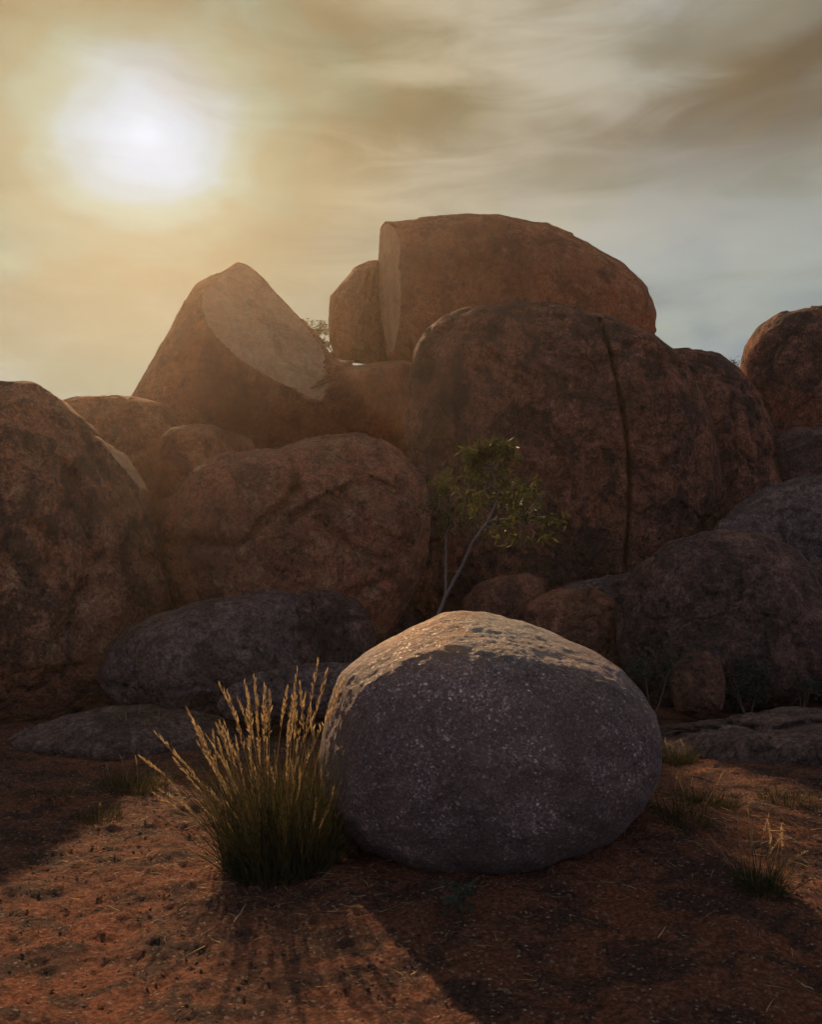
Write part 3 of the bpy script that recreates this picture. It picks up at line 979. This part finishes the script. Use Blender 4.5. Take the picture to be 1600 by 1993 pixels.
def leaf_cloud(centers, n, size, r, droop=0.7, aspect=0.14, anis=1.0):
    """leaf-shaped faces spread through soft clumps: centers = [(pos, radius, share)]"""
    P, L = [], []
    tot = sum(c[2] for c in centers)
    for c, rad, sh in centers:
        k = int(n * sh / tot)
        # sprays inside the clump
        ns = max(6, k // 26)
        sp = r.normal(size=(ns, 3)); sp /= np.linalg.norm(sp, axis=1)[:, None]
        sp = np.asarray(c) + sp * (rad * r.random(ns) ** 0.45)[:, None] * np.array([1, 1, 0.85 * anis])
        pk = sp[r.integers(0, ns, k)] + r.normal(size=(k, 3)) * rad * 0.2
        P.append(pk)
    P = np.concatenate(P)
    k = len(P)
    d = r.normal(size=(k, 3))
    d[:, 2] -= droop
    d /= np.linalg.norm(d, axis=1)[:, None]
    ln = size * r.uniform(0.6, 1.3, k)
    side = np.cross(d, r.normal(size=(k, 3)))
    side /= np.linalg.norm(side, axis=1)[:, None]
    nrm_ = np.cross(d, side)
    wd = (ln * aspect)[:, None]
    tip = P + d * ln[:, None]
    mid = P + d * (ln * 0.45)[:, None] + nrm_ * wd * 0.4
    V = np.stack([P, mid - side * wd, tip, mid + side * wd], axis=1).reshape(-1, 3)
    Fq = np.arange(k)[:, None] * 4 + np.array([0, 1, 2, 3])
    return V, Fq


def tree(name, label, cat, base, stems, centers, nleaf, leaf, mat, bark, seed, droop=0.7, aspect=0.14, group=None):
    """stems: lists of world points with start/end radius; twigs run from the stems to the clumps"""
    r = np.random.default_rng(900 + seed)
    base = np.asarray(base, float)
    root = link(name, None, None, base)
    tag(root, label, cat, group)
    ends = []
    for i, (pts, r0, r1) in enumerate(stems):
        P = np.asarray(pts, float)
        tt = np.linspace(0, 1, len(P)); td = np.linspace(0, 1, 5 * len(P))
        D = np.stack([np.interp(td, tt, P[:, k]) for k in range(3)], axis=1)
        D[1:-1] = (D[:-2] + D[1:-1] * 2 + D[2:]) / 4
        D[1:] += r.normal(size=(len(D) - 1, 3)) * r0 * 0.18
        v, f = tube(D - base, np.linspace(r0, r1, len(D)), 8)
        link('trunk' if i == 0 else 'stem', mesh_np('trunk', v, f, bark), root)
        ends += list(D[len(D) // 2:])
    ends = np.array(ends)
    tw = []
    for c, rad, sh in centers:
        c = np.asarray(c)
        near = ends[np.argsort(np.linalg.norm(ends - c, axis=1))[:3]]
        for e in near[:2]:
            p = wiggle(e, c + r.normal(size=3) * rad * 0.3, 8, 0.02 * rad + 0.005, r)
            tw.append(tube(p - base, np.linspace(r1 * 0.9, r1 * 0.25, 8), 5))
            for _ in range(4):
                s = p[r.integers(3, 8)]
                q = wiggle(s, c + r.normal(size=3) * rad * 0.65, 5, 0.02 * rad, r)
                tw.append(tube(q - base, np.linspace(r1 * 0.35, r1 * 0.12, 5), 4))
    v, f = join(tw)
    link('branches', mesh_np('branches', v, f, bark), root)
    v, f = leaf_cloud([(np.asarray(c) - base, a, s) for c, a, s in centers], nleaf, leaf, r, droop, aspect)
    tag(link('crown', mesh_np('crown', v, f, mat, False), root), kind='stuff')
    return root


SY = 10.6
tb = at(776, 1400, SY); tb[2] = gh1(tb[0], tb[1]) - 0.03
tree('sapling_tree', 'slender wattle sapling with pale leaning stem before the cracked boulder', 'tree', tb,
     [([tb, at(812, 1290, SY), at(852, 1195, SY), at(878, 1140, SY), at(903, 1092, SY - .05), at(922, 1052, SY - .1), at(950, 1015, SY - .1), at(968, 970, SY), at(958, 905, SY)], 0.026, 0.010),
      ([at(860, 1180, SY), at(869, 1150, SY + .05), at(867, 1100, SY + .1), at(868, 1050, SY + .1), at(875, 990, SY + .1)], 0.018, 0.010),
      ([at(950, 1015, SY - .1), at(990, 1010, SY + .1), at(1030, 1000, SY + .2)], 0.016, 0.010)],
     [(at(925, 878, SY), 0.17, 1.0), (at(955, 870, SY - .1), 0.17, 1.0), (at(985, 885, SY), 0.16, 1.0), (at(945, 905, SY + .1), 0.24, 1.0), (at(918, 920, SY), 0.17, 0.5),
      (at(858, 940, SY), 0.2, 0.5), (at(836, 978, SY + .1), 0.17, 0.35), (at(885, 965, SY - .1), 0.26, 0.6), (at(945, 955, SY), 0.32, 0.9),
      (at(1000, 950, SY + .1), 0.26, 0.7), (at(1040, 965, SY + .2), 0.24, 0.7), (at(1060, 1015, SY + .1), 0.22, 0.6), (at(1010, 1015, SY), 0.26, 0.6),
      (at(870, 1015, SY + .2), 0.25, 0.45), (at(920, 1010, SY), 0.24, 0.4), (at(970, 1040, SY), 0.2, 0.25)],
     2100, 0.12, GREEN, PALEBARK, 1, 0.8, 0.095)

TY = 30.5
t0 = at(612, 1252, TY); t0[2] = gh1(t0[0], TY) - 0.1
tree('background_tree', 'sparse tree showing through the gap behind the pointed rock', 'tree', t0,
     [([t0, at(612, 950, TY), at(618, 780, TY), at(625, 690, TY), at(618, 640, TY)], 0.16, 0.03)],
     [(at(606, 645, TY), 0.35, 0.7), (at(625, 640, TY), 0.32, 0.6), (at(632, 668, TY), 0.4, 1.0), (at(648, 690, TY), 0.42, 1.3), (at(665, 700, TY), 0.35, 0.8), (at(640, 705, TY), 0.4, 1.0),
      (at(590, 680, TY), 0.5, 0.8)], 1900, 0.14, GREEN, DARKBARK, 2, 0.4, 0.16)
t1 = at(1436, 1240, TY); t1[2] = gh1(t1[0], TY) - 0.1
tree('background_tree', 'wispy bush tip above the notch beside the domed boulder on the right', 'tree', t1,
     [([t1, at(1436, 1000, TY), at(1434, 800, TY), at(1432, 735, TY), at(1430, 705, TY)], 0.12, 0.02)],
     [(at(1428, 708, TY), 0.22, 0.5), (at(1440, 718, TY), 0.25, 0.6), (at(1434, 735, TY), 0.35, 1.0)], 260, 0.12, GREEN, DARKBARK, 3, 0.1, 0.12)


def shrub(label, px, py, Y, wpx, hpx, seed, n=700):
    b = at(px, py, Y)
    b[2] = gh1(b[0], Y) - 0.02
    rr_ = np.random.default_rng(seed)
    cs = []
    for i in range(7):
        cs.append((at(px + rr_.uniform(-.5, .5) * wpx, py - hpx * rr_.uniform(0.25, 0.95), Y + rr_.uniform(-.2, .2)), 0.16 + 0.05 * rr_.random(), 1.0))
    tree('shrub', label, 'shrub', b, [([b, (b + cs[0][0]) / 2, cs[0][0]], 0.015, 0.006), ([b, (b + cs[1][0]) / 2, cs[1][0]], 0.012, 0.006),
                                      ([b, (b + cs[2][0]) / 2, cs[2][0]], 0.012, 0.006)], cs, n, 0.07, GREYGREEN, DARKBARK, seed, 0.0, 0.13,
         'grey green shrubs in the shade')


shrub('grey green shrub between the foreground boulder and the small reddish boulder', 1268, 1370, 10.9, 90, 110, 41)
shrub('grey green shrub just right of the small reddish boulder', 1455, 1380, 11.2, 90, 95, 42)
shrub('grey green shrub at the right edge below the wide brown boulder', 1560, 1372, 11.4, 110, 105, 43)
# small broad leaved herb in front of the boulder
hb = at(895, 1800, 4.55); hb[2] = gh1(hb[0], hb[1])
tree('broadleaf_herb', 'small broad leaved herb in the shadow before the foreground boulder', 'plant', hb,
     [([hb, at(893, 1760, 4.55), at(890, 1725, 4.55)], 0.004, 0.002)],
     [(at(890, 1730, 4.55), 0.07, 1), (at(905, 1745, 4.55), 0.06, 1), (at(893, 1765, 4.5), 0.06, 0.6)], 36, 0.06, GREYGREEN, DARKBARK, 4, 0.2, 0.3)

# ------------------------------------------------------------------ litter and gravel
PEB = rock_mat('loose_pebble', (0.26, 0.14, 0.085), (0.17, 0.095, 0.065), (0.08, 0.05, 0.04), 9.0, 0.5, 0.0, 20.0)
PALEPEB = rock_mat('pale_quartz_pebble', (0.46, 0.38, 0.32), (0.36, 0.28, 0.22), (0.2, 0.15, 0.12), 10.0, 0.3, 0.0, 20.0)


def gravel(name, label, n, smin, smax, mat, seed, xr=(-3.6, 3.6), yr=(2.4, 10.5)):
    r = np.random.default_rng(seed)
    x = r.uniform(*xr, n * 3)
    y = yr[0] + (yr[1] - yr[0]) * r.random(n * 3) ** 1.7
    p = np.stack([x, y, x * 0], axis=1)
    dn = fbm(p * 1.1 + 40, 3)
    keep = (dn + r.normal(size=n * 3) * 0.25 > 0.02) & (abs(x) < 0.55 * y + 0.4)
    x, y = x[keep][:n], y[keep][:n]
    n = len(x)
    base = np.array([(1, 0, 0), (0, 1, 0), (-1, 0, 0), (0, -1, 0), (0, 0, 1), (0, 0, -1)], float)
    f = np.array([(0, 1, 4), (1, 2, 4), (2, 3, 4), (3, 0, 4), (1, 0, 5), (2, 1, 5), (3, 2, 5), (0, 3, 5)])
    s = smin + (smax - smin) * r.random(n) ** 5
    V = base[None] * (s[:, None, None] * r.uniform(0.6, 1.25, (n, 1, 3)) * r.uniform(0.8, 1.2, (n, len(base), 1)))
    a = r.random(n) * 2 * math.pi
    c, s_ = np.cos(a)[:, None], np.sin(a)[:, None]
    X = V[..., 0] * c - V[..., 1] * s_
    Yv = V[..., 0] * s_ + V[..., 1] * c
    Z = V[..., 2] * 0.6
    g = ground_h(x, y)
    V = np.stack([X + x[:, None], Yv + y[:, None], Z + (g + s * 0.25)[:, None]], axis=2).reshape(-1, 3)
    Fq = (np.arange(n)[:, None, None] * len(base) + f[None]).reshape(-1, 3)
    tag(link(name, mesh_np(name, V, Fq, mat, False)), label, 'gravel', kind='stuff')


gravel('gravel', 'loose reddish gravel strewn over the soil', 26000, 0.0015, 0.014, PEB, 71)
gravel('quartz_grit', 'pale glinting grit scattered over the soil', 2600, 0.0012, 0.007, PALEPEB, 72)


def litter(n, seed):
    r = np.random.default_rng(seed)
    spots = [(gb[0], 5.3, 0.55, 0.32), (1.9, 6.1, 0.7, 0.22), (2.2, 5.2, 0.8, 0.2), (-1.9, 6.6, 0.7, 0.12), (0.3, 4.7, 0.9, 0.14)]
    k = r.choice(len(spots), n, p=[q[3] for q in spots])
    c = np.array([q[:3] for q in spots])[k]
    x = c[:, 0] + r.normal(size=n) * c[:, 2]; y = c[:, 1] + r.normal(size=n) * c[:, 2] * 0.7
    a = r.random(n) * 2 * math.pi; ln = r.uniform(0.02, 0.11, n)
    x2, y2 = x + np.cos(a) * ln, y + np.sin(a) * ln
    b = np.stack([x, y, ground_h(x, y) + r.uniform(0.003, 0.010, n)], axis=1)
    e = np.stack([x2, y2, ground_h(x2, y2) + r.uniform(0.003, 0.022, n)], axis=1)
    v, f = ribbons(b, e, r.normal(size=(n, 3)) * 0.004, r.uniform(0.0015, 0.0035, n), 3, r)
    tag(link('grass_litter', mesh_np('grass_litter', v, f, SEED)), 'scattered bits of dead grass lying on the soil', 'litter', kind='stuff')


litter(1100, 81)


def dry_stem(label, pa, pb, rad=0.003):
    def g(px, py):
        d = ray(px, py)
        Y = -CAM[2] / d[2] * d[1]
        p = at(px, py, Y)
        p[2] = gh1(p[0], p[1]) + 0.012
        return p
    a, b = g(*pa), g(*pb)
    r = np.random.default_rng(int(pa[0]))
    p = wiggle(a, b, 7, 0.004, r)
    p[:, 2] = ground_h(p[:, 0], p[:, 1]) + 0.012
    v, f = tube(p - a, np.linspace(rad, rad * 0.5, 7), 5)
    tag(link('dry_stem', mesh_np('dry_stem', v, f, STRAW), None, a), label, 'twig', 'dry stems lying on the soil')


dry_stem('short pale dry stem lying on sunlit soil left of the tall tussock', (304, 1774), (332, 1778))
dry_stem('long pale dry stem slanting out from under the tall tussock', (455, 1795), (482, 1748))
dry_stem('short dry stem on the soil near the left edge shadow', (128, 1688), (148, 1685))
dry_stem('thin dry stem on the soil at the lower left corner', (95, 1985), (112, 1972))
dry_stem('dry stem leaning low in the right of the boulder shadow', (1282, 1848), (1296, 1826))
dry_stem('pale dry stem near the lower right corner', (1560, 1922), (1585, 1932))

# ------------------------------------------------------------------ dusty haze added for the veil of glare near the sun
hm, ht, ho = new_mat('veil_haze')
pv = N(ht, 'ShaderNodeVolumePrincipled')
pv.inputs['Color'].default_value = (1.0, 0.84, 0.66, 1)
pv.inputs['Density'].default_value = HAZE_DENSITY
pv.inputs['Anisotropy'].default_value = HAZE_G
ht.links.new(pv.outputs[0], ho.inputs['Volume'])
hx, hy0, hy1, hz0, hz1 = 38.0, -20.0, 42.0, -1.5, 13.5
hv = [(x, y, z) for z in (hz0, hz1) for y in (hy0, hy1) for x in (-hx, hx)]
hf = [[0, 2, 3, 1], [4, 5, 7, 6], [0, 1, 5, 4], [2, 6, 7, 3], [0, 4, 6, 2], [1, 3, 7, 5]]
tag(link('haze', mesh_np('haze', hv, hf, hm, False)), 'thin dusty haze added over the boulders for the veil of glare near the sun', None, kind='stuff')
